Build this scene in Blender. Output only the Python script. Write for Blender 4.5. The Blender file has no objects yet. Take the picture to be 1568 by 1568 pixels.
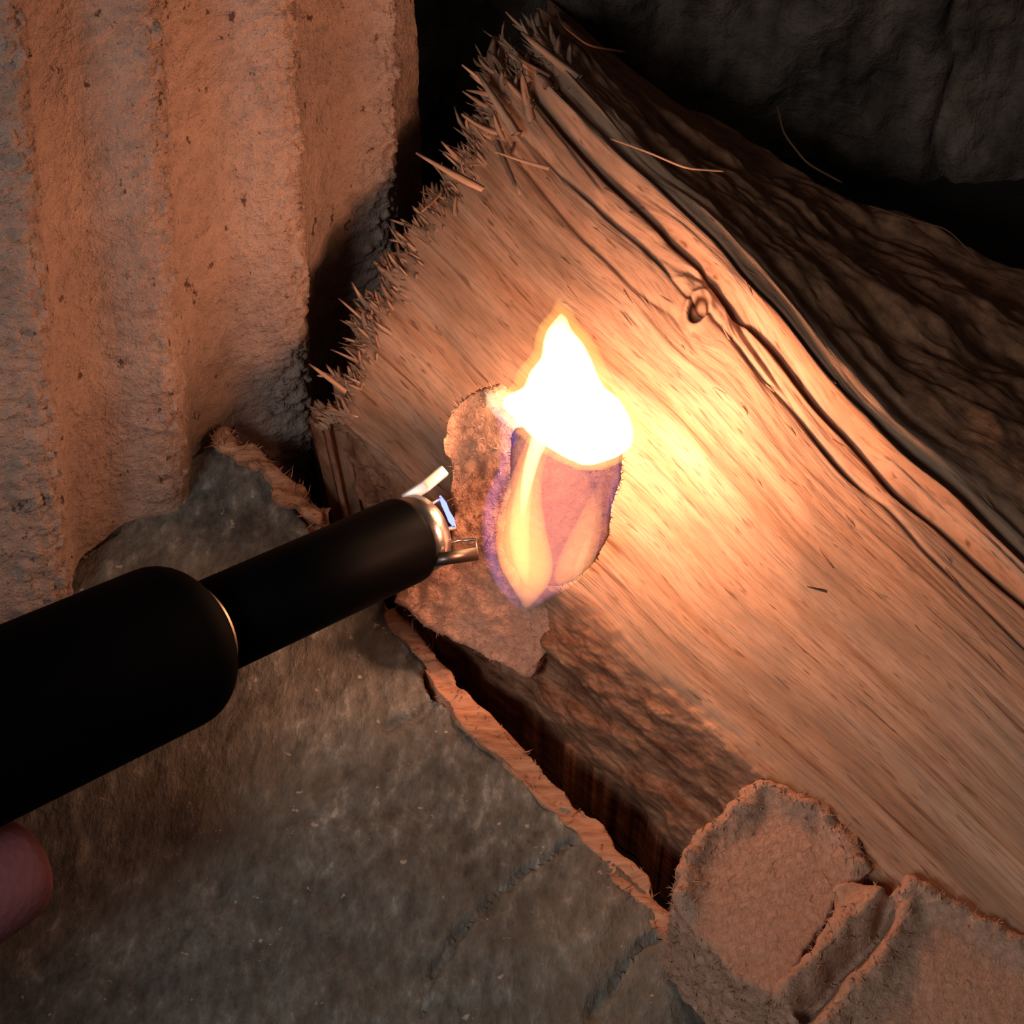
import bpy, bmesh, math, random
import numpy as np
from mathutils import Vector, Matrix
random.seed(4); rng=np.random.default_rng(4)
S=0.01
bpy.context.scene.view_settings.view_transform='Standard'
# ---------------------------------------------------------------- camera geometry (cm)
TH=math.radians(42); D=30.0; f=100*D
F=np.array([0,math.sin(TH),-math.cos(TH)]); U=np.array([0,math.cos(TH),math.sin(TH)]); R=np.array([1.,0,0])
C=np.array([0,0,3.])-D*F
def ray(px,py):
    px=np.asarray(px,float); py=np.asarray(py,float)
    return F+R*((px-784)/f)[...,None]+U*((784-py)/f)[...,None]
def Pz(px,py,z):
    d=ray(px,py); t=(np.asarray(z,float)-C[2])/d[...,2]
    return C+d*t[...,None]
def Ppl(px,py,p0,n):
    d=ray(px,py); t=np.dot(np.asarray(p0)-C,n)/(d@n)
    return C+d*t[...,None]
def cmpx(p):  # cm per px at point
    return float(np.dot(np.asarray(p)-C,F))/f
# ---------------------------------------------------------------- noise
def _h(ix,iy,iz,s):
    n=(ix*374761393+iy*668265263+iz*1274126177+s*974634777)&0xFFFFFFFF
    n=((n^(n>>13))*1274126177)&0xFFFFFFFF
    n=(n^(n>>16))&0xFFFFFFFF
    return n/4294967295.0
def vn(x,y,z=0.0,s=0):
    x,y,z=np.broadcast_arrays(np.asarray(x,float),np.asarray(y,float),np.asarray(z,float))
    x0=np.floor(x).astype(np.int64);y0=np.floor(y).astype(np.int64);z0=np.floor(z).astype(np.int64)
    fx=x-x0;fy=y-y0;fz=z-z0
    fx=fx*fx*(3-2*fx);fy=fy*fy*(3-2*fy);fz=fz*fz*(3-2*fz)
    r=0
    for a in (0,1):
        for b in (0,1):
            for c in (0,1):
                r=r+_h(x0+a,y0+b,z0+c,s)*(fx if a else 1-fx)*(fy if b else 1-fy)*(fz if c else 1-fz)
    return r*2-1
def fbm(x,y,z=0.0,o=4,s=0,g=0.5):
    r=0;a=1.;k=1.
    for i in range(o):
        r=r+a*vn(x*k,y*k,np.asarray(z)*k,s+i*17); a*=g;k*=2.03
    return r
# ---------------------------------------------------------------- mesh helpers
def link(o,parent=None):
    bpy.context.scene.collection.objects.link(o)
    if parent: o.parent=parent
    return o
def mesh_obj(name,V,Fc,mat,parent=None,smooth=True,uv=None,col=None):
    me=bpy.data.meshes.new(name)
    me.from_pydata((np.asarray(V)*S).tolist(),[],Fc if isinstance(Fc,list) else Fc.tolist())
    me.validate(); me.update()
    if smooth: me.polygons.foreach_set('use_smooth',[True]*len(me.polygons))
    if uv is not None:
        l=me.uv_layers.new(name='UVMap'); idx=np.empty(len(me.loops),int); me.loops.foreach_get('vertex_index',idx)
        l.data.foreach_set('uv',np.asarray(uv)[idx].ravel())
    if col is not None:
        a=me.color_attributes.new(name='msk',type='FLOAT_COLOR',domain='POINT')
        a.data.foreach_set('color',np.hstack([np.asarray(col),np.ones((len(col),1))]).ravel())
    me.materials.append(mat)
    return link(bpy.data.objects.new(name,me),parent)
def empty(name,loc=(0,0,0)):
    o=bpy.data.objects.new(name,None); o.empty_display_size=.01; link(o); return o
def grid_faces(nu,nv,off=0):
    i=np.arange(nu-1)[:,None]*nv+np.arange(nv-1)[None,:]+off
    return np.stack([i,i+nv,i+nv+1,i+1],-1).reshape(-1,4)
def fuzz_geo(V,N,w,count,L,rad,flat=0.5):
    """short tapered fibres growing from surface points, probability w"""
    p=w/w.sum(); idx=rng.choice(len(V),size=count,p=p)
    B=V[idx]; n=N[idx]; d=n*flat+rng.normal(0,.75,(count,3)); d/=np.linalg.norm(d,axis=1)[:,None]
    l=L*rng.uniform(.4,1.5,(count,1)); b=rng.normal(0,.35,(count,3))*l
    a=np.cross(d,[.3,.5,.81]); a/=np.linalg.norm(a,axis=1)[:,None]; c=np.cross(d,a)
    vs=[];r=rad*rng.uniform(.6,1.5,(count,1))
    for q,rr in ((-.1,1.),(.5,.8),(1.,.15)):
        cc=B+d*l*q+b*q*q
        for k in range(3):
            t=2*np.pi*k/3; vs.append(cc+r*rr*(a*np.cos(t)+c*np.sin(t)))
    VV=np.stack(vs,1).reshape(-1,3); o=np.arange(count)[:,None]*9; fs=[]
    for s_ in (0,3):
        for k in range(3):
            k2=(k+1)%3; fs.append(np.hstack([o+s_+k,o+s_+k2,o+s_+3+k2,o+s_+3+k]))
    return VV,np.vstack(fs)
def chunk(name,top,ext,mat,voxel=0.06,disp=None,smooth_it=2,parent=None,fuzz=None):
    """solid from outline polygon (cm) extruded by ext, voxel-remeshed then displaced"""
    me=bpy.data.meshes.new(name+'_t'); bm=bmesh.new()
    top=np.asarray(top); n=len(top)
    a=[bm.verts.new(tuple(p)) for p in top]; b=[bm.verts.new(tuple(p+ext)) for p in top]
    bm.faces.new(a); bm.faces.new(b[::-1])
    for i in range(n): bm.faces.new([a[i],b[i],b[(i+1)%n],a[(i+1)%n]])
    bmesh.ops.triangulate(bm,faces=bm.faces[:]); bmesh.ops.recalc_face_normals(bm,faces=bm.faces[:])
    bm.to_mesh(me); bm.free()
    o=link(bpy.data.objects.new(name+'_t',me))
    m=o.modifiers.new('r','REMESH'); m.mode='VOXEL'; m.voxel_size=voxel
    if smooth_it:
        m=o.modifiers.new('s','SMOOTH'); m.iterations=smooth_it; m.factor=.6
    dg=bpy.context.evaluated_depsgraph_get(); me2=bpy.data.meshes.new_from_object(o.evaluated_get(dg))
    bpy.data.objects.remove(o)
    V=np.empty(len(me2.vertices)*3); me2.vertices.foreach_get('co',V); V=V.reshape(-1,3)
    N=np.empty(len(V)*3); me2.vertices.foreach_get('normal',N); N=N.reshape(-1,3)
    if disp is not None: V=V+N*disp(V,N)[:,None]
    if fuzz is not None:
        cnt,L,rad,wf=fuzz; w=wf(V,N); fv,ff=fuzz_geo(V,N,w,cnt,L,rad)
        polys=[list(p.vertices) for p in me2.polygons]
        return mesh_obj(name,np.vstack([V,fv]),polys+(ff+len(V)).tolist(),mat,parent)
    me2.vertices.foreach_set('co',(V*S).ravel()); me2.polygons.foreach_set('use_smooth',[True]*len(me2.polygons))
    me2.update(); me2.materials.clear(); me2.materials.append(mat); me2.name=name
    return link(bpy.data.objects.new(name,me2),parent)
def lathe(prof,p0,d,n=64):
    d=np.asarray(d)/np.linalg.norm(d); a=np.cross(d,[0,0,1.]);a/=np.linalg.norm(a); b=np.cross(d,a)
    V=[];Fc=[]
    th=np.linspace(0,2*np.pi,n,endpoint=False)
    for t,r in prof:
        V.append(p0+d*t+r*(np.cos(th)[:,None]*a+np.sin(th)[:,None]*b))
    V=np.vstack(V)
    for i in range(len(prof)-1):
        for j in range(n):
            k=(j+1)%n; Fc.append([i*n+j,i*n+k,(i+1)*n+k,(i+1)*n+j])
    Fc.append(list(range(n))[::-1]); Fc.append([(len(prof)-1)*n+j for j in range(n)])
    return V,Fc
def tube(pts,rad,n=10):
    pts=np.asarray(pts,float); V=[];Fc=[]
    m=len(pts); rad=np.broadcast_to(np.asarray(rad,float),(m,))
    T=np.gradient(pts,axis=0); T/=np.linalg.norm(T,axis=1)[:,None]
    ref=np.array([0.1,0.2,1.])
    for i in range(m):
        a=np.cross(T[i],ref);a/=np.linalg.norm(a);b=np.cross(T[i],a)
        for j in range(n):
            q=2*np.pi*j/n; V.append(pts[i]+rad[i]*(a*np.cos(q)+b*np.sin(q)))
    for i in range(m-1):
        for j in range(n):
            k=(j+1)%n; Fc.append([i*n+j,i*n+k,(i+1)*n+k,(i+1)*n+j])
    Fc.append(list(range(n))[::-1]); Fc.append([(m-1)*n+j for j in range(n)])
    return np.array(V),Fc
# ---------------------------------------------------------------- material helper
class NT:
    def __init__(s,name):
        s.m=bpy.data.materials.new(name); s.m.use_nodes=True; s.t=s.m.node_tree; s.t.nodes.clear()
        s.out=s.t.nodes.new('ShaderNodeOutputMaterial')
    def n(s,typ,ins=None,**kw):
        x=s.t.nodes.new('ShaderNode'+typ)
        for k,v in kw.items(): setattr(x,k,v)
        for k,v in (ins or {}).items():
            if isinstance(v,bpy.types.NodeSocket): s.t.links.new(v,x.inputs[k])
            else: x.inputs[k].default_value=v
        return x
    def coord(s,scale=(1,1,1),uv=False,loc=(0,0,0)):
        tc=s.n('TexCoord'); k=1 if uv else 100
        return s.n('Mapping',{'Vector':tc.outputs['UV' if uv else 'Object'],'Scale':tuple(k*q for q in scale),'Location':loc}).outputs[0]
    def noise(s,vec,scale=1,detail=6,rough=.6,dist=0):
        return s.n('TexNoise',{'Vector':vec,'Scale':scale,'Detail':detail,'Roughness':rough,'Distortion':dist}).outputs[0]
    def ramp(s,fac,stops):
        r=s.n('ValToRGB',{'Fac':fac}); e=r.color_ramp.elements
        while len(e)<len(stops): e.new(.5)
        for q,(p,c) in zip(e,stops):
            q.position=p; q.color=(c if isinstance(c,tuple) else (c,c,c))+(1,)
        return r.outputs[0]
    def mix(s,fac,a,b,mode='MIX'):
        x=s.n('Mix',data_type='RGBA',blend_type=mode)
        for i,v in ((0,fac),(6,a),(7,b)):
            if isinstance(v,bpy.types.NodeSocket): s.t.links.new(v,x.inputs[i])
            else: x.inputs[i].default_value=(v+(1,)) if isinstance(v,tuple) else v
        return x.outputs[2]
    def math(s,op,a,b=0.0):
        x=s.n('Math',operation=op)
        for i,v in ((0,a),(1,b)):
            if isinstance(v,bpy.types.NodeSocket): s.t.links.new(v,x.inputs[i])
            else: x.inputs[i].default_value=v
        return x.outputs[0]
    def bump(s,h,dist,strength=1.,normal=None):
        d={'Height':h,'Distance':dist*S,'Strength':strength}
        if normal: d['Normal']=normal
        return s.n('Bump',d).outputs[0]
    def bsdf(s,col,rough=.8,normal=None,metal=0,spec=.3,**kw):
        d={'Base Color':col if isinstance(col,bpy.types.NodeSocket) else col+(1,),'Roughness':rough,'Metallic':metal,'Specular IOR Level':spec}
        if normal: d['Normal']=normal
        d.update(kw)
        b=s.n('BsdfPrincipled',d); s.t.links.new(b.outputs[0],s.out.inputs[0]); return s.m

def mat_wood():
    m=NT('split_wood')
    at=m.n('Attribute',attribute_name='msk'); sp=m.n('SeparateColor',{'Color':at.outputs['Color']})
    bark,dark,knot=sp.outputs[0],sp.outputs[1],sp.outputs[2]
    g1=m.noise(m.coord((.10,1.9,1),True),1,5,.55,.10)
    g2=m.noise(m.coord((1.3,20,1),True,(7,3,0)),1,4,.65,.0)
    g3=m.noise(m.coord((.9,1.6,1),True,(2,9,0)),.5,4,.55)
    g4=m.noise(m.coord((.20,6.5,1),True,(17,5,0)),1,3,.6,.1)
    g5=m.noise(m.coord((.5,1.1,1),True,(27,5,0)),1,3,.6,.1)
    g6=m.noise(m.coord((1.6,13,1),True,(3,31,0)),1,2,.5,.0)
    c=m.ramp(g1,[(.30,(.32,.165,.095)),(.43,(.43,.24,.145)),(.55,(.50,.305,.20)),(.72,(.55,.365,.25))])
    l=m.ramp(g2,[(.34,.5),(.50,.95),(.7,1.08)])
    c=m.mix(.75,c,l,'MULTIPLY')
    cm=m.math('MULTIPLY',m.ramp(g4,[(.31,.9),(.40,0.)]),m.ramp(g5,[(.35,.3),(.6,1.)]))
    c=m.mix(cm,c,(.13,.05,.027))
    c=m.mix(m.ramp(g6,[(.30,.8),(.38,0.)]),c,(.15,.07,.04))
    c=m.mix(m.ramp(g3,[(.42,0.),(.68,.75)]),c,(.26,.17,.115))
    rb=m.noise(m.coord((1.3,4,1),True),1,7,.72)
    cb=m.ramp(rb,[(.3,(.07,.028,.015)),(.48,(.26,.12,.065)),(.7,(.48,.26,.15))])
    c=m.mix(bark,c,cb)
    cd=m.ramp(rb,[(.3,(.07,.034,.019)),(.55,(.25,.12,.065)),(.75,(.42,.23,.13))])
    c=m.mix(dark,c,cd)
    c=m.mix(knot,c,(.035,.012,.006))
    n=m.bump(m.math('ADD',m.math('MULTIPLY',g1,.4),m.math('MULTIPLY',g2,.6)),.06,.7)
    return m.bsdf(c,.9,n,spec=.12)
def mat_torn():
    m=NT('torn_wood'); v=m.coord()
    r=m.n('Mapping',{'Vector':m.coord(),'Rotation':(0,0,math.radians(45)),'Scale':(1,6,2)}).outputs[0]
    a=m.noise(r,1.2,6,.65); c=m.ramp(a,[(.3,(.22,.09,.045)),(.5,(.48,.23,.13)),(.7,(.60,.34,.21))])
    return m.bsdf(c,.9,m.bump(a,.1,.8),spec=.15)
def mat_wall():
    m=NT('ribbed_fire_brick'); v=m.coord()
    a=m.noise(v,.45,5,.6); b=m.noise(v,3.4,6,.72); vo=m.noise(m.coord((1,1,.6)),4.2,4,.65)
    c=m.ramp(a,[(.35,(.37,.26,.21)),(.65,(.48,.335,.26))])
    c=m.mix(.55,c,m.ramp(b,[(.3,.55),(.55,1.)]),'MULTIPLY')
    c=m.mix(m.ramp(vo,[(.32,.85),(.37,0.)]),c,(.07,.035,.022))
    n=m.bump(b,.17,1.); n=m.bump(m.noise(v,10,3,.6),.05,.8,n)
    return m.bsdf(c,.9,n,spec=.15)
def mat_soot():
    m=NT('sooty_brick'); v=m.coord()
    a=m.noise(v,.6,5,.6); b=m.noise(v,3,5,.7); s=m.noise(m.coord((1,1,.2)),1.6,4,.6)
    c=m.ramp(a,[(.35,(.06,.048,.040)),(.7,(.19,.135,.10))])
    c=m.mix(.8,c,m.ramp(s,[(.3,.3),(.65,1.35)]),'MULTIPLY')
    return m.bsdf(c,.9,m.bump(b,.2,.9),spec=.1)
def mat_slab():
    m=NT('weathered_bark'); v=m.coord()
    geo=m.n('NewGeometry'); nz=m.n('SeparateXYZ',{'Vector':geo.outputs['Normal']}).outputs[2]
    rot=m.n('Mapping',{'Vector':m.coord(),'Rotation':(0,0,math.radians(-28)),'Scale':(2.6,1.3,1)}).outputs[0]
    a=m.noise(rot,1.9,6,.66,.0); b=m.noise(v,.35,4,.55); d=m.noise(v,7,4,.7); e2=m.noise(v,5.2,3,.6); g=m.noise(v,.5,5,.62)
    c=m.ramp(a,[(.32,(.06,.057,.048)),(.48,(.125,.12,.103)),(.58,(.175,.17,.148)),(.69,(.34,.33,.29))])
    c=m.mix(m.ramp(b,[(.42,0.),(.62,.45)]),c,(.13,.105,.07))
    c=m.mix(.8,c,m.ramp(g,[(.3,.45),(.65,1.35)]),'MULTIPLY')
    c=m.mix(m.ramp(e2,[(.68,0.),(.72,.8)]),c,(.48,.40,.32))
    e=m.ramp(nz,[(.2,1.),(.5,0.)])
    w=m.ramp(d,[(.3,(.16,.08,.045)),(.6,(.42,.23,.14))])
    c=m.mix(e,c,w)
    n=m.bump(a,.11,.9); n=m.bump(d,.02,.6,n)
    return m.bsdf(c,.55,n,spec=.45)
def mat_fibre(nm='pressed_wood_fibre',k=1.,tint=(1,1,1)):
    m=NT(nm); v=m.coord()
    a=m.noise(v,1.1,4,.6); b=m.noise(v,10,5,.75,.6)
    q=lambda *c:tuple(x*k*t for x,t in zip(c,tint))
    c=m.ramp(b,[(.3,q(.36,.19,.12)),(.5,q(.49,.28,.19)),(.7,q(.58,.36,.25))])
    c=m.mix(m.ramp(a,[(.4,0.),(.7,.3)]),c,q(.38,.20,.125))
    n=m.bump(b,.05,.9); n=m.bump(m.noise(v,24,3,.6),.02,.8,n)
    return m.bsdf(c,.95,n,spec=.08)
def mat_plain(name,c,rough,metal=0,spec=.5,bump=0):
    m=NT(name); n=m.bump(m.noise(m.coord(),12,3,.6),bump,.5) if bump else None
    v=m.mix(m.noise(m.coord(),2,3,.5),tuple(.85*q for q in c),tuple(1.15*q for q in c))
    return m.bsdf(v,rough,n,metal,spec)
def mat_skin():
    m=NT('skin'); v=m.coord(); a=m.noise(v,1.2,4,.6); b=m.n('TexVoronoi',{'Vector':v,'Scale':9.}).outputs[0]
    c=m.ramp(a,[(.3,(.22,.075,.085)),(.7,(.27,.105,.11))])
    return m.bsdf(c,.65,m.bump(b,.02,.4),spec=.15)
def mat_flame(name,col,st):
    m=NT(name); e=m.n('Emission',{'Color':col+(1,),'Strength':st}); m.t.links.new(e.outputs[0],m.out.inputs['Volume']); return m.m
def mat_emit(name,col,st):
    m=NT(name); e=m.n('Emission',{'Color':col+(1,),'Strength':st}); m.t.links.new(e.outputs[0],m.out.inputs[0]); return m.m
WOOD=mat_wood(); WALL=mat_wall(); SOOT=mat_soot(); SLAB=mat_slab(); FIB=mat_fibre(); TORN=mat_torn(); CHAR=mat_fibre('singed_wood_fibre',.55,(1,.85,.85))

# ================================================================ floor & walls
gx=np.linspace(-30,45,160); gy=np.linspace(-30,28,160); X,Y=np.meshgrid(gx,gy,indexing='ij')
Z=fbm(X*.6,Y*.6,o=4,s=3)*.12-.15
mesh_obj('floor',np.stack([X,Y,Z],-1).reshape(-1,3),grid_faces(160,160),mat_plain('sooty_hearth',(.03,.025,.022),.9,0,.1,.1))
A=Pz(0,950,2.4); B=Pz(330,660,2.4); wd=B-A; wd[2]=0; wd/=np.linalg.norm(wd)
wn=np.array([wd[1],-wd[0],0.])   # faces fire
def wsz(px,py):
    p=Ppl(px,py,A,wn); return float(np.dot(p-A,wd)),float(p[2])
ridges=[((165-380,100),(45-260,800)),((-25,100),(50,850)),((180,60),(228,700)),((390,40),(425,600)),((600,30),(590,500))]
rl=[]
for a,b in ridges:
    s1,z1=wsz(*a); s2,z2=wsz(*b); rl.append((s1,(s2-s1)/(z2-z1),z1))
s_corner=wsz(628,60)[0]+.85
NS,NZ=620,420
sc=np.linspace(-14,s_corner+.35,NS); zc=np.linspace(-.2,21,NZ); Sg,Zg=np.meshgrid(sc,zc,indexing='ij')
lines=np.array([r[0]+r[1]*(Zg-r[2]) for r in rl])
per=(lines[3]-lines[2])
ph=2+(Sg-lines[2])/per
for i in range(4):
    msk=(Sg>=lines[i])&(Sg<lines[i+1]); ph=np.where(msk,i+(Sg-lines[i])/(lines[i+1]-lines[i]),ph)
prof=(0.5+0.5*np.cos(2*np.pi*ph))**1.8
h=.55*prof+fbm(Sg*2.,Zg*2.,o=4,s=9)*.04+np.abs(fbm(Sg*5,Zg*9,o=3,s=12))*.11*(.05+prof)
h-=.50*np.clip((Sg-lines[3])/(lines[4]-lines[3]),0,1)**1.2    # wall bent back toward the corner, shaped to turn it into shade
edge=np.clip((Sg-(s_corner-.1))/.45,0,1); h=h-edge**2*1.6
P=A*np.array([1,1,0])+wd*Sg[...,None]+wn*h[...,None]+np.array([0,0,1.])*Zg[...,None]
V=P.reshape(-1,3); Fc=grid_faces(NS,NZ)
off=len(V); bk=P-wn*(h[...,None]+1.8); bk=bk[::NS-1,::NZ-1].reshape(-1,3)
V=np.vstack([V,bk]); Fl=Fc.tolist(); Fl.append([off,off+1,off+3,off+2])
mesh_obj('wall_left',V,Fl,WALL)
ce=A+wd*s_corner
NX,NZ2=500,260
xb=np.linspace(ce[0]-7,ce[0]+45,NX); zb=np.linspace(-.2,22,NZ2); Xb,Zb=np.meshgrid(xb,zb,indexing='ij')
def crack(x0,w,sd): 
    c=x0+.25*fbm(Zb*.8,0*Zb,o=3,s=sd); return np.exp(-((Xb-c)/w)**2)
xc=8.7
hb=fbm(Xb*.5,Zb*.25,o=5,s=31)*.45+fbm(Xb*3,Zb*2,o=3,s=33)*.05-.3*crack(xc,.12,5)-.4*crack(xc-11,.12,6)-.3*crack(xc+12,.12,8)
yb=ce[1]+5.5-hb-.06*(Xb-ce[0])
mesh_obj('wall_back',np.stack([Xb,yb,Zb],-1).reshape(-1,3),grid_faces(NX,NZ2),SOOT)

# ================================================================ split log
st=[ # L2, L1, R, O
((478,660),(500,622),(812,48),(850,8)),
((560,800),(620,725),(945,190),(1070,165)),
((640,930),(745,835),(1080,315),(1250,265)),
((760,1040),(870,930),(1190,435),(1400,340)),
((900,1170),(1020,1060),(1330,605),(1568,420)),
((1050,1310),(1180,1200),(1470,745),(1750,520)),
((1200,1470),(1370,1380),(1640,900),(1950,640)),
((1420,1720),(1600,1600),(1880,1130),(2200,850))]
st=np.array(st,float)
nu,nv=860,460
tt=np.linspace(0,1,nu)
def cub(k,c):
    y=st[:,k,c]; x=tt*7; i=np.clip(np.floor(x).astype(int),0,6); q=x-i
    ye=np.concatenate([[2*y[0]-y[1]],y,[2*y[-1]-y[-2]]]); p0,p1,p2,p3=ye[i],ye[i+1],ye[i+2],ye[i+3]
    return .5*((2*p1)+(-p0+p2)*q+(2*p0-5*p1+4*p2-p3)*q*q+(-p0+3*p1-3*p2+p3)*q**3)
ZL=[1.5,4.0,6.2,3.6]
K=[Pz(cub(k,0),cub(k,1),ZL[k]) for k in range(4)]
vb=[0,.2,.74,1.]
vv=np.linspace(0,1,nv)
P=np.zeros((nu,nv,3))
for j,v in enumerate(vv):
    k=0 if v<vb[1] else (1 if v<vb[2] else 2)
    q=(v-vb[k])/(vb[k+1]-vb[k]); P[:,j]=K[k]*(1-q)+K[k+1]*q
Tg,Vg=np.meshgrid(tt,vv,indexing='ij')
Lc=19.0; Wc=13.0; Uc=Tg*Lc; Vc=Vg*Wc
kp=Pz(1080,495,5.4); dk=np.linalg.norm(P-kp,axis=2); ki=np.unravel_index(np.argmin(dk),dk.shape)
du=(Uc-Uc[ki])*.5; dv=Vc-Vc[ki]; r2=du**2+dv**2
Vw=Vc-dv*np.minimum(.22/np.maximum(r2,.10),1)*np.exp(-r2/1.6)*.75
rk=np.sqrt((Uc-Uc[ki])**2+dv**2)
Vw=Vw+.08*vn(Tg*5,Vg*0,s=77)+.03*vn(Tg*11,Vg*4,s=78)
sideL=1/(1+np.exp((Vg-.20+.02*fbm(Uc*.9,Vc*.5,s=5))/.012))
far=1/(1+np.exp(-(Vg-.752)/.007))
mid=np.exp(-((Vg-.68)/.055)**2)
fine=fbm(Uc*.5,Vw*5,o=4,s=40)
gro=np.clip(fbm(Uc*.13,Vw*2.4,o=3,s=44)-.35,0,1)
ter=fbm(Uc*.06,Vw*1.3,o=2,s=48)*3; ter=(np.floor(ter)+np.clip((ter-np.floor(ter))*5-2,0,1))/3
h=fine*.020-gro*(.06+.5*mid+.25*far)+ter*(.015+.22*mid+.12*far)
wv=.006*vn(Uc*.8,0*Uc,s=90)+.010*vn(Uc*.25,0*Uc,s=91)
h-=.38*np.exp(-((Vg-.672-wv)/.0065)**2)*np.clip(Tg*12,.3,1)+.22*np.exp(-((Vg-.712-wv*.6)/.004)**2)
h+=.22*np.exp(-((Vg-.70-wv)/.018)**2)
h-=.09*np.exp(-((Vg-.59-wv*2)/.005)**2)*np.clip(1.2-Tg*2,0,1)+.08*np.exp(-((Vg-.635+wv)/.004)**2)
h+=sideL*(fbm(Uc*.9,Vc*1.8,o=5,s=50)*.30)
h+=far*fbm(Uc*.5,Vc*2.,o=4,s=56)*.18
h+=fbm(Uc*.22,Vc*.3,o=2,s=51)*.10
h-=.14*np.exp(-(rk/.20)**4)-.08*np.exp(-((rk-.33)/.10)**2)
e_u=np.gradient(P,axis=0);e_v=np.gradient(P,axis=1);N=np.cross(e_u,e_v);N/=np.linalg.norm(N,axis=2)[...,None]; N*=np.sign(N[...,2:3])
Nf=N*.5+np.array([0,0,.5]) 
P=P+Nf*h[...,None]
g0=P[40,:]-P[0,:]; g0/=np.linalg.norm(g0,axis=1)[:,None]
rag=(.40*fbm(Vc[0]*1.2,0*Vc[0],o=2,s=60)+.28*fbm(Vc[0]*8,0*Vc[0],o=3,s=61))
P=P+(g0[None]*rag[None,:,None])*np.exp(-(Tg/.02))[...,None]
P[...,2]-= .5*np.exp(-Tg/.006)*(.4+vn(Vc*6,0*Vc,s=66)*.4)
kn=np.exp(-((rk-.22)/.05)**2)+.5*np.exp(-(rk/.10)**2)
cold=np.stack([np.clip(sideL,0,1),np.clip(far,0,1),np.clip(kn,0,1)],-1)
low=P[:,0].copy(); low[:,2]=-.05; hi=P[:,-1].copy(); hi[:,2]=-.05; hi[:,1]+=.6
P2=np.concatenate([low[:,None],P,hi[:,None]],1); nv2=nv+2
le=P2[0].copy(); le+=np.pad(g0,((1,1),(0,0)),mode='edge')*.5; le[:,2]=-.05
re=P2[-1].copy(); re[:,2]=-.05
P2=np.concatenate([le[None],P2,re[None]],0); nu2=nu+2
pad=lambda a:np.pad(a,((1,1),(1,1)),mode='edge')
UV=np.stack([pad(Uc),pad(Vw)],-1); UV[0,:,0]-=3; UV[:,0,1]-=2; UV[:,-1,1]+=2
CO=np.pad(cold,((1,1),(1,1),(0,0)),mode='edge')
V=[P2.reshape(-1,3)]; UVs=[UV.reshape(-1,2)]; COs=[CO.reshape(-1,3)]; FL=grid_faces(nu2,nv2).tolist(); off=nu2*nv2
def splinter(base,d,L,w,uvb,curl=.0,m=(0,0,0),seg=5):
    global off
    d=d/np.linalg.norm(d); a=np.cross(d,[0,0,1.]); a/=np.linalg.norm(a); b=np.cross(a,d)
    vs=[];bend=a*random.uniform(-curl,curl)+b*random.uniform(-curl*.3,curl)
    for i in range(seg+1):
        q=i/seg; c=base+d*L*q+bend*L*q*q; ww=w*(1-.7*q**2.2)*random.uniform(.8,1.1)
        for (sa,sb) in ((-1,0),(0,.5),(1,0),(0,-.5)): vs.append(c+a*sa*ww+b*sb*ww)
    for i in range(seg):
        for j in range(4):
            k=(j+1)%4; FL.append([off+i*4+j,off+i*4+k,off+i*4+4+k,off+i*4+4+j])
    FL.append([off+seg*4+j for j in range(4)])
    n=len(vs); V.append(np.array(vs)); UVs.append(np.stack([np.linspace(uvb[0],uvb[0]+L,n),np.full(n,uvb[1])+np.tile([0,.05,.1,.05],n//4)],-1)); COs.append(np.tile(m,(n,1)).astype(float)); off+=n
j0=int(.2*nv); j1=int(.76*nv)
for i in range(900):
    j=random.randint(j0-8,j1); iu=random.choice([2,4,8,14,22,30])
    b=P[iu,j]+np.array([0,0,-.04]); d=-g0[j]+np.array([random.gauss(0,.2),random.gauss(0,.2),random.gauss(-.05,.15)])
    splinter(b,d,random.uniform(.14,.40)*(1.5 if random.random()<.08 else 1),random.uniform(.022,.065),(random.uniform(0,15),Vc[0,j]),.4)
for i in range(60):
    j=random.randint(int(.60*nv),int(.77*nv)); iu=random.randint(2,60)
    b=P[iu,j]; d=-g0[j]+np.array([random.gauss(0,.4),random.gauss(0,.35),random.gauss(.08,.2)])
    splinter(b,d,random.uniform(.3,.9),random.uniform(.05,.11),(random.uniform(0,15),Vc[0,j]),.3)
def pxsplint(p,q,w,zo=.15,z=5.6):
    a=Pz(p[0],p[1],z); b=Pz(q[0],q[1],z+zo); splinter(a,b-a,float(np.linalg.norm(b-a)),w,(random.uniform(0,15),random.uniform(3,9)),.05)
for p,q,w in [((790,205),(733,112),.10),((885,120),(800,52),.13),((840,120),(778,82),.11),((740,290),(636,238),.09),((760,215),(790,298),.06),((840,258),(755,235),.06),((700,270),(640,330),.05),((530,600),(474,556),.05),((500,630),(545,640),.06),((1265,905),(1235,898),.04)]:
    pxsplint(p,q,w,.3,5.0 if p[0]<720 else 6.1)
for i in range(50):
    iu=random.randint(20,nu-60); j=random.randint(int(.5*nv),int(.76*nv)); d=(P[iu+8,j]-P[iu,j])*random.choice([1,-1])
    splinter(P[iu,j],d+np.array([0,0,np.linalg.norm(d)*.2]),random.uniform(.1,.35),.015,(Uc[iu,j],Vc[iu,j]),.15)
def hair(pts,z,w=.018,m=(0,0,0)):
    global off
    p=np.array([Pz(a,b,zz) for (a,b),zz in zip(pts,z)]); k=np.linspace(0,len(p)-1,24); p=np.stack([np.interp(k,range(len(p)),p[:,c]) for c in range(3)],-1)
    for _ in range(3): p[1:-1]=(p[:-2]+p[1:-1]*2+p[2:])/4
    v,fc=tube(p,w,5); 
    for q in fc: FL.append([off+i for i in q])
    V.append(v); UVs.append(np.zeros((len(v),2))+[3,5]); COs.append(np.tile(m,(len(v),1)).astype(float)); off+=len(v)
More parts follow.
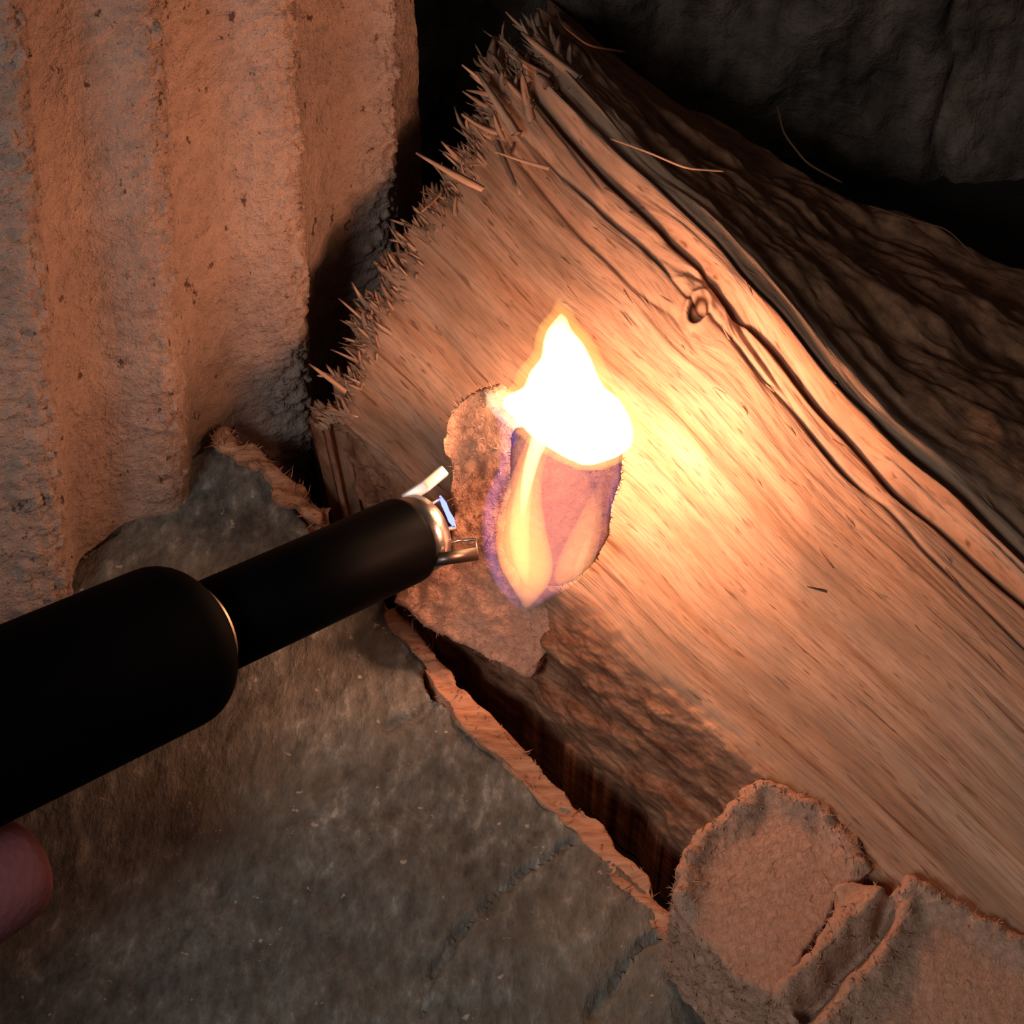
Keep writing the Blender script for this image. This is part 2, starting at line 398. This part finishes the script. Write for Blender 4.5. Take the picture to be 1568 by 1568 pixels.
hair([(935,212),(990,232),(1050,258),(1110,262)],[6.4,6.7,6.7,6.3])
hair([(850,10),(862,40),(900,70),(960,80)],[6.2,6.4,6.3,5.6],.018,(0,1,0))
hair([(1190,160),(1200,205),(1235,250),(1290,280)],[4.3,4.4,4.2,3.7],.02,(0,1,0))
hair([(1330,315),(1390,335),(1450,350),(1500,400)],[3.9,4.1,4.1,3.8],.014,(0,1,0))
mesh_obj('split_log',np.vstack(V),FL,WOOD,uv=np.vstack(UVs),col=np.vstack(COs))

# ================================================================ weathered bark slab
def outline(pts,z,jit=.06,sub=.28):
    p=Pz([a for a,b in pts],[b for a,b in pts],z); o=[]
    for i in range(len(p)):
        a,b=p[i],p[(i+1)%len(p)]; L=np.linalg.norm(b-a); n=max(1,int(L/sub)); nn=np.cross(b-a,[0,0,1.])/max(L,1e-6)
        for k in range(n):
            q=k/n; o.append(a*(1-q)+b*q+nn*rng.normal(0,jit))
    return np.array(o)
zs=2.4
bark=empty('bark_slab')
slab_px=[(265,715),(325,672),(365,700),(400,715),(435,775),(470,800),(535,870),(590,940),(635,1000),(660,1060),(700,1085),(745,1140),(830,1205),(915,1290),(1005,1395),(1095,1490),(1190,1600),(1390,1810),(600,2050),(-250,1800),(-320,1300),(-60,1010),(60,905),(170,810)]
cr=[((690,1045),(640,1090),(590,1115)),((880,1275),(800,1350),(700,1430),(640,1540)),((1010,1430),(960,1490),(905,1560))]
crs=[Pz([a for a,b in c],[b for a,b in c],zs) for c in cr]
def segd(Vx,a,b):
    ab=(b-a)[:2]; t=np.clip(((Vx[:,:2]-a[:2])@ab)/(ab@ab),0,1); return np.linalg.norm(Vx[:,:2]-(a[:2]+t[:,None]*ab),axis=1)
def dslab(Vx,N):
    top=np.clip(N[:,2],0,1)**2
    x=Vx[:,0];y=Vx[:,1];z=Vx[:,2]
    c,s_=math.cos(-.45),math.sin(-.45); u=x*c+y*s_; v=-x*s_+y*c
    u=u+.1*vn(x*.6,y*.6,s=69)
    d=fbm(u*1.6,v*.8,z,o=4,s=70,g=.5)*.06*top+fbm(x*.35,y*.35,z*.3,o=2,s=72)*.18
    d+=(1-top)*fbm(x*3,y*3,z*3,o=4,s=75)*.10
    w=Vx.copy(); w[:,0]+=.14*fbm(x*2.3,y*2.3,s=80,o=3); w[:,1]+=.14*fbm(x*2.3,y*2.3,s=81,o=3)
    for cc in crs:
        m=np.min([segd(w,cc[i],cc[i+1]) for i in range(len(cc)-1)],axis=0); d-=.15*np.exp(-(m/.06)**2)*top
    return d
chunk('bark_surface',outline(slab_px,zs,.05),np.array([0,0,-2.45]),SLAB,.06,dslab,1,bark)
def dtorn(sd):
    def fn(Vx,N):
        x,y,z=Vx.T; c=.7071; u=(x-y)*c; v=(x+y)*c
        return fbm(u*.9,v*4,z*3,o=4,s=sd)*.09
    return fn
e_out=[(602,925),(650,983),(700,1046),(772,1112),(850,1192),(932,1280),(1022,1383),(1112,1478),(1205,1590),(1300,1690)]
e_in=[(1270,1700),(1165,1600),(1070,1490),(985,1395),(895,1295),(815,1212),(735,1140),(672,1062),(625,985),(590,935)]
one=lambda V,N:np.clip(np.clip(N[:,2],0,1)+.15,0,1)
chunk('torn_edge_front',outline(e_out+e_in,2.5,.03,.2),np.array([0,0,-1.6]),TORN,.05,dtorn(301),1,bark,fuzz=(400,.10,.012,one))
chunk('torn_edge_rear',outline([(328,664),(345,655),(362,682),(395,690),(415,712),(440,735),(470,755),(485,775),(505,775),(490,790),(465,785),(440,765),(420,738),(398,715),(365,700),(335,678)],2.62,.06,.12),np.array([0,0,-1.2]),TORN,.04,dtorn(311),1,bark,fuzz=(350,.10,.012,one))

# ================================================================ pressed-fibre firelighters
def dfib(sd,a=.09):
    def fn(Vx,N):
        x,y,z=Vx[:,0],Vx[:,1],Vx[:,2]
        return fbm(x*1.3,y*1.3,z*1.3,o=2,s=sd)*a*1.+fbm(x*6,y*6,z*6,o=4,s=sd+3)*a*.4
    return fn
def pln(pts,p0,n,jit=.03):
    p=Ppl([a for a,b in pts],[b for a,b in pts],p0,n); o=[]
    for i in range(len(p)):
        a,b=p[i],p[(i+1)%len(p)]; L=np.linalg.norm(b-a); k=max(1,int(L/.2))
        for j in range(k): o.append(a+(b-a)*j/k+rng.normal(0,jit,3))
    return np.array(o)
def tri_plane(a,b,c):
    n=np.cross(b-a,c-a); n/=np.linalg.norm(n); 
    return n if np.dot(n,C-a)>0 else -n
b0=Pz(850,900,4.7); b1=Pz(930,890,4.8); b2=Pz(870,655,6.7); nb=tri_plane(b0,b1,b2)
allw=lambda V,N:np.ones(len(V))
chunk('firelighter_block',pln([(790,680),(840,655),(895,668),(952,684),(940,760),(925,820),(903,880),(860,900),(805,905),(775,860),(780,760)],b0,nb),-nb*.6,CHAR,.04,dfib(100,.04),3,fuzz=(900,.05,.007,allw))
c0=Pz(700,980,3.0); c1=Pz(840,1010,3.0); c2=Pz(730,600,5.9); nc=tri_plane(c0,c1,c2)
chunk('firelighter_block',pln([(676,690),(680,650),(695,618),(720,596),(755,600),(790,628),(800,700),(790,800),(800,900),(868,915),(862,960),(835,1010),(812,1042),(770,1022),(720,1000),(665,965),(603,920),(615,885),(690,850),(690,780)],c0,nc),-nc*.6,mat_fibre('fibre_pale_tan',1.1,(1,1,1)),.045,dfib(120,.05),4,fuzz=(1800,.05,.007,allw))  # fibre a touch paler tan than in the other blocks
def rimfib(cpx,z,sd,wall,rw=.24,grooves=()):
    mk=lambda q:[Pz([a for a,b in c],[b for a,b in c],z) for c in q]
    cc=mk(cpx); gg=mk(grooves)
    def rm(Vx,cc=cc,rw=rw):
        x,y=Vx[:,0],Vx[:,1]; w=Vx.copy(); w[:,0]+=.05*vn(x*3,y*3,s=sd); w[:,1]+=.05*vn(x*3,y*3,s=sd+1)
        m=np.min([segd(w,c[i],c[i+1]) for c in cc for i in range(len(c)-1)],axis=0); return np.exp(-(m/rw)**2)
    def fn(Vx,N):
        top=np.clip(N[:,2],0,1)**2; x,y,zz=Vx[:,0],Vx[:,1],Vx[:,2]; rim=rm(Vx)
        d=top*rim*wall+fbm(x*7,y*7,zz*7,o=3,s=sd+3)*(.006+.045*np.clip(rim+1-top,0,1))+fbm(x*.8,y*.8,zz,o=2,s=sd+9)*.02
        if gg: d-=top*.35*rm(Vx,gg,.13)
        return d
    return fn,(lambda V,N:.02+rm(V)*1.5+.5*(1-np.clip(N[:,2],0,1)))
zA=4.1
fA,wA=rimfib([((1040,1375),(1068,1292),(1165,1210)),((1165,1210),(1255,1250),(1320,1325))],zA,140,.15,.2)
chunk('firelighter_block',outline([(1030,1385),(1062,1290),(1110,1245),(1165,1200),(1215,1215),(1262,1245),(1312,1280),(1332,1335),(1285,1375),(1240,1450),(1182,1520),(1110,1480)],zA,.03,.2),np.array([0,0,-2.6]),FIB,.045,fA,1,fuzz=(5000,.07,.009,wA))
zB=4.3
fB,wB=rimfib([((1200,1525),(1280,1440),(1345,1375)),((1270,1570),(1345,1480),(1400,1360)),((1400,1360),(1500,1415),(1700,1530))],zB,160,.18,.18,[((1235,1545),(1310,1460),(1365,1390))])
chunk('firelighter_block',outline([(1180,1530),(1250,1450),(1280,1390),(1275,1345),(1330,1350),(1355,1372),(1395,1342),(1430,1375),(1500,1405),(1590,1450),(1700,1520),(1740,1640),(1600,1760),(1400,1720),(1270,1620)],zB,.03,.2),np.array([0,0,-3.0]),FIB,.045,fB,1,fuzz=(6500,.07,.009,wB))

# ================================================================ arc lighter
tip=Pz(650,814,5.9); jn=Pz(308,969,7.0)
ax=(jn-tip); ax/=np.linalg.norm(ax)
L1=np.linalg.norm(jn-tip)
rn=71*cmpx((tip+jn)/2); rb=128*cmpx(jn)
le=empty('arc_lighter')
BLK=mat_plain('black_anodised',(.0015,.0015,.0018),.5,0,.03); BLK2=mat_plain('black_rubberised',(.0012,.0012,.0014),.7,0,.02)
STL=mat_plain('brushed_steel',(.55,.50,.46),.3,1.,.5,.01)
def part(nm,VF,mat): return mesh_obj(nm,VF[0],VF[1],mat,le)
part('neck',lathe([(.34,rn*.93),(.36,rn*.985),(.42,rn),(1.5,rn),(L1+.5,rn)],tip,ax,96),BLK)
r0=.55
pr=[(L1-.02,rb*.62)]+[(L1-.02+r0*(1-math.cos(q)),rb-r0+r0*math.sin(q)) for q in np.linspace(0,math.pi/2,10)]+[(L1+4,rb*1.02),(L1+11,rb*1.02)]+[(L1+11+.3*math.sin(q),rb-.3+.3*math.cos(q)) for q in np.linspace(0,math.pi/2,8)]
part('handle_barrel',lathe(pr,tip,ax,128),BLK2)
part('seam_ring',lathe([(L1-.06,rn*1.0),(L1-.06,rn*1.03),(L1+.02,rn*1.03),(L1+.02,rn*1.0)],tip,ax,96),mat_plain('worn_brass_rim',(.25,.19,.13),.45,1.))
part('collar',lathe([(.0,rn*.55),(.0,rn*.82),(.03,rn*.90),(.36,rn*.92),(.36,rn*.5)],tip,ax,96),STL)
part('ceramic_insert',lathe([(-.12,rn*.40),(-.10,rn*.5),(.05,rn*.5)],tip,ax,48),mat_plain('dark_ceramic',(.03,.025,.022),.5))
def flatbar(pts,w,t,up):
    pts=np.asarray(pts,float); V=[];Fc=[];T=np.gradient(pts,axis=0)
    for i,p in enumerate(pts):
        d=T[i]/np.linalg.norm(T[i]); a=np.cross(d,up);a/=np.linalg.norm(a);b=np.cross(a,d)
        for sa,sb in ((-1,-1),(1,-1),(1,1),(-1,1)): V.append(p+a*sa*w+b*sb*t)
    for i in range(len(pts)-1):
        for j in range(4):
            k=(j+1)%4; Fc.append([i*4+j,i*4+k,i*4+4+k,i*4+4+j])
    Fc.append([3,2,1,0]); n=len(pts)*4; Fc.append([n-4,n-3,n-2,n-1]); return np.array(V),Fc
q1=Pz(618,766,6.15);q2=Pz(652,744,6.3);q3=Pz(681,720,6.3)
o=part('electrode_guard_upper',flatbar([q1,q2,q3],.08,.05,F),mat_plain('bright_steel',(.9,.84,.78),.5,.6)); bv=o.modifiers.new('b','BEVEL'); bv.width=.0003; bv.segments=3
w1=Pz(660,858,6.0);w2=Pz(690,854,6.0);w3=Pz(730,848,5.95);w4=Pz(728,826,5.95);w5=Pz(700,828,5.95);w6=Pz(678,836,6.)
o=part('electrode_guard_lower',flatbar([w1,w2,w3],.085,.05,F),mat_plain('dark_steel',(.16,.12,.10),.4,1.))
part('electrode_wire',tube([w3,w4,w5,w6],.022,8),STL)
part('electrode_upper',tube([Pz(650,776,6.0),Pz(675,764,6.0)],.03,8),STL)
part('electrode_lower',tube([Pz(660,815,6.0),Pz(697,808,6.0)],.03,8),STL)
part('plasma_arc',tube([Pz(674,760,6.),Pz(680,772,6.03),Pz(685,784,6.0),Pz(691,796,6.02),Pz(697,808,6.)],[.015,.04,.035,.045,.015],8),mat_emit('plasma',(.18,.22,1.),3.5))

# ================================================================ hand (holding lighter, mostly outside frame)
SK=mat_skin()
def skin_mesh(name,chains,parent):
    me=bpy.data.meshes.new(name); vs=[];es=[];rs=[]
    for ch in chains:
        prev=None
        for (p,r) in ch['pts']:
            vs.append(tuple(np.asarray(p)*S)); rs.append(r*S); 
            if prev is not None: es.append((prev,len(vs)-1))
            prev=len(vs)-1
    me.from_pydata(vs,es,[]); o=link(bpy.data.objects.new(name,me),parent)
    sk=o.modifiers.new('Skin','SKIN'); sk.use_smooth_shade=True
    for i,sv in enumerate(me.skin_vertices[0].data):
        rr=rs[i]; sv.radius=(rr,rr); sv.use_root=(i==0)
    ss=o.modifiers.new('sub','SUBSURF'); ss.levels=2; ss.render_levels=2
    me.materials.append(SK); return o
hand=empty('hand')
side=np.cross(ax,[0,0,1.]); side/=np.linalg.norm(side)
if side[1]>0: side=-side
up=np.cross(side,ax); up=up if up[2]>0 else -up
def hp(t,s,u): return tip+ax*t+side*s+up*u
ftip=Pz(25,1328,6.2)
ft=np.dot(ftip-tip,ax); fs=np.dot(ftip-tip,side); fu=np.dot(ftip-tip,up)
tb=ft+3.2
skin_mesh('palm',[{'pts':[(hp(tb+14,8.0,-3.5),2.6),(hp(tb+9,5.4,-2.2),2.3),(hp(tb+5.5,3.6,-1.6),2.3),(hp(tb+3.2,3.2,-1.2),1.8)]}],hand)
skin_mesh('index_finger',[{'pts':[(hp(tb+3.2,fs+.3,fu+.4),.95),(hp(tb+1.2,fs+.2,fu+.3),.90),(hp(tb-.9,fs+.05,fu+.15),.82),(hp(ft+.9,fs,fu),.75),(hp(ft+.1,fs,fu),.70),(hp(ft-.3,fs,fu),.52)]}],hand)
for nm,t0,ln in (('middle_finger',2.8,1.),('ring_finger',4.7,.95),('little_finger',6.5,.82)):
    t=tb+t0; r=.9*ln
    skin_mesh(nm,[{'pts':[(hp(t,2.9,-1.6),r),(hp(t-.2,1.5,-2.5*ln),r*.95),(hp(t-.3,-.6,-2.35),r*.88),(hp(t-.3,-2.15,-1.3),r*.82),(hp(t-.3,-2.2,.1),r*.74),(hp(t-.3,-1.9,.6),r*.5)]}],hand)
skin_mesh('thumb',[{'pts':[(hp(tb+6.0,2.6,.2),1.35),(hp(tb+4.6,1.8,1.3),1.15),(hp(tb+3.0,.8,2.2),.98),(hp(tb+1.5,.2,2.35),.86),(hp(tb+.9,.1,2.15),.55)]}],hand)

# ================================================================ flame (glowing gas volumes)
fl=empty('flame')
def flame(nm,rings,depth,mat,zk,n=28,sm=12):
    rings=np.array(rings,float); yy=rings[:,0]; k=np.linspace(0,len(yy)-1,len(yy)*7)
    rr=np.stack([np.interp(k,range(len(yy)),rings[:,c]) for c in range(3)],-1)
    for _ in range(sm): rr[1:-1]=(rr[:-2]+2*rr[1:-1]+rr[2:])/4
    V=[];Fc=[]
    for py,cx,hw in rr:
        z=np.interp(-py,[-935,-650,-480],[zk[0],zk[1],zk[2]]); c=Pz(cx,py,z); w=hw*cmpx(c); dd=depth*min(1,w/.35)
        for j in range(n):
            q=2*np.pi*j/n; V.append(c+R*w*np.cos(q)-F*dd*np.sin(q))
    m=len(rr)
    for i in range(m-1):
        for j in range(n):
            kk=(j+1)%n; Fc.append([i*n+j,i*n+kk,(i+1)*n+kk,(i+1)*n+j])
    Fc.append(list(range(n))[::-1]); Fc.append([(m-1)*n+j for j in range(n)])
    o=mesh_obj(nm,V,Fc,mat,fl)
    bm=bmesh.new(); bm.from_mesh(o.data); bmesh.ops.recalc_face_normals(bm,faces=bm.faces[:]); bm.to_mesh(o.data); bm.free()
    return o
zk=(5.0,7.3,8.0)
flame('outer_envelope',[(939,805,2),(920,808,28),(895,820,62),(850,832,86),(800,838,98),(750,846,103),(715,862,92),(690,868,86),(660,868,88),(635,862,70)],.28,mat_flame('flame_violet',(.52,.22,.48),50),zk)
flame('left_tongue',[(930,806,4),(900,812,28),(865,806,44),(815,797,40),(765,799,30),(715,810,22),(670,828,20),(640,838,20)],.26,mat_flame('flame_yellow',(1.,.36,.05),260),zk)
flame('left_tongue_core',[(895,806,3),(860,798,14),(810,795,16),(760,800,14),(710,811,12),(670,828,12),(640,838,15)],.12,mat_flame('flame_pale',(1.,.70,.22),450),zk)
flame('tongue_neck',[(790,800,3),(745,805,9),(700,816,12),(670,828,15),(640,840,20),(625,845,14)],.15,mat_flame('flame_neck',(1.,.8,.45),1000),zk)
flame('right_tongue',[(903,864,4),(888,868,22),(860,882,30),(820,896,25),(780,908,16),(740,918,3)],.2,mat_flame('flame_orange',(1.,.38,.08),220),zk)
flame('right_tongue_core',[(893,880,3),(870,886,8),(840,897,7),(810,905,2)],.1,mat_flame('flame_pale2',(1.,.6,.3),480),zk)
flame('inner_glow',[(928,812,6),(900,822,40),(860,830,66),(810,840,74),(760,848,66),(715,852,40),(690,855,10)],.24,mat_flame('flame_amber',(1.,.28,.06),75),zk)
flame('crown',[(712,900,10),(700,905,42),(684,902,66),(668,892,80),(645,880,88),(622,862,96),(606,858,86),(594,864,62),(570,862,52),(548,867,38),(525,862,31),(505,856,19),(488,860,9),(480,859,2)],.4,mat_flame('flame_white',(1.,.78,.38),700),zk,28,5)
flame('crown_halo',[(720,905,20),(700,905,66),(680,900,92),(655,888,106),(622,864,112),(606,858,106),(590,864,80),(566,861,70),(540,868,52),(515,862,43),(495,856,30),(478,861,18),(464,858,9),(455,857,2)],.45,mat_flame('flame_gold',(1.,.52,.10),100),zk,28,5)
flame('crown_spur',[(655,800,20),(640,785,26),(625,772,26),(612,762,20),(602,750,9),(595,742,2)],.12,mat_flame('flame_spur',(1.,.6,.42),480),zk,28,6)
flame('violet_edge',[(730,765,3),(700,772,10),(670,782,14),(645,776,16),(628,762,8),(615,752,2)],.1,mat_flame('flame_blue',(.36,.22,.95),260),zk)
flame('violet_rim',[(930,790,3),(890,762,8),(850,750,10),(800,746,10),(760,752,10),(720,770,9),(690,780,3)],.12,mat_flame('flame_blue2',(.42,.24,.95),230),zk)
flame('violet_rim_right',[(800,925,2),(760,938,7),(720,946,8),(695,948,3)],.1,mat_flame('flame_blue3',(.42,.24,.95),230),zk)

# ================================================================ lights
def point(nm,p,e,col,rad):
    l=bpy.data.lights.new(nm,'POINT'); l.energy=e; l.color=col; l.shadow_soft_size=rad*S
    o=link(bpy.data.objects.new(nm,l)); o.location=Vector(np.asarray(p)*S); return o
o=point('flame_light_crown',Pz(935,590,6.65),.148,(1.,.47,.28),.5); o.parent=fl
o=point('flame_light_front',Pz(830,800,7.0),.022,(1.,.44,.26),.35); o.parent=fl
l=bpy.data.lights.new('room_fill','AREA'); l.energy=.50; l.size=.08; l.color=(.95,.98,1.)  # soft cool fill added near the camera, standing in for ambient room light
o=link(bpy.data.objects.new('room_fill',l)); o.location=(-.15,-.30,.30)
dv_=Vector((-.05,-.06,.02))-Vector(o.location); o.rotation_euler=dv_.to_track_quat('-Z','Y').to_euler()
w=bpy.data.worlds.new('World'); bpy.context.scene.world=w; w.use_nodes=True
w.node_tree.nodes['Background'].inputs[0].default_value=(1.,.88,.80,1); w.node_tree.nodes['Background'].inputs[1].default_value=.04
# ================================================================ camera
cd=bpy.data.cameras.new('camera'); cam=link(bpy.data.objects.new('camera',cd)); cam.location=Vector(C*S); cam.rotation_euler=(TH,0,0)
cd.angle=2*math.atan(784/f); cd.clip_start=.005
bpy.context.scene.camera=cam
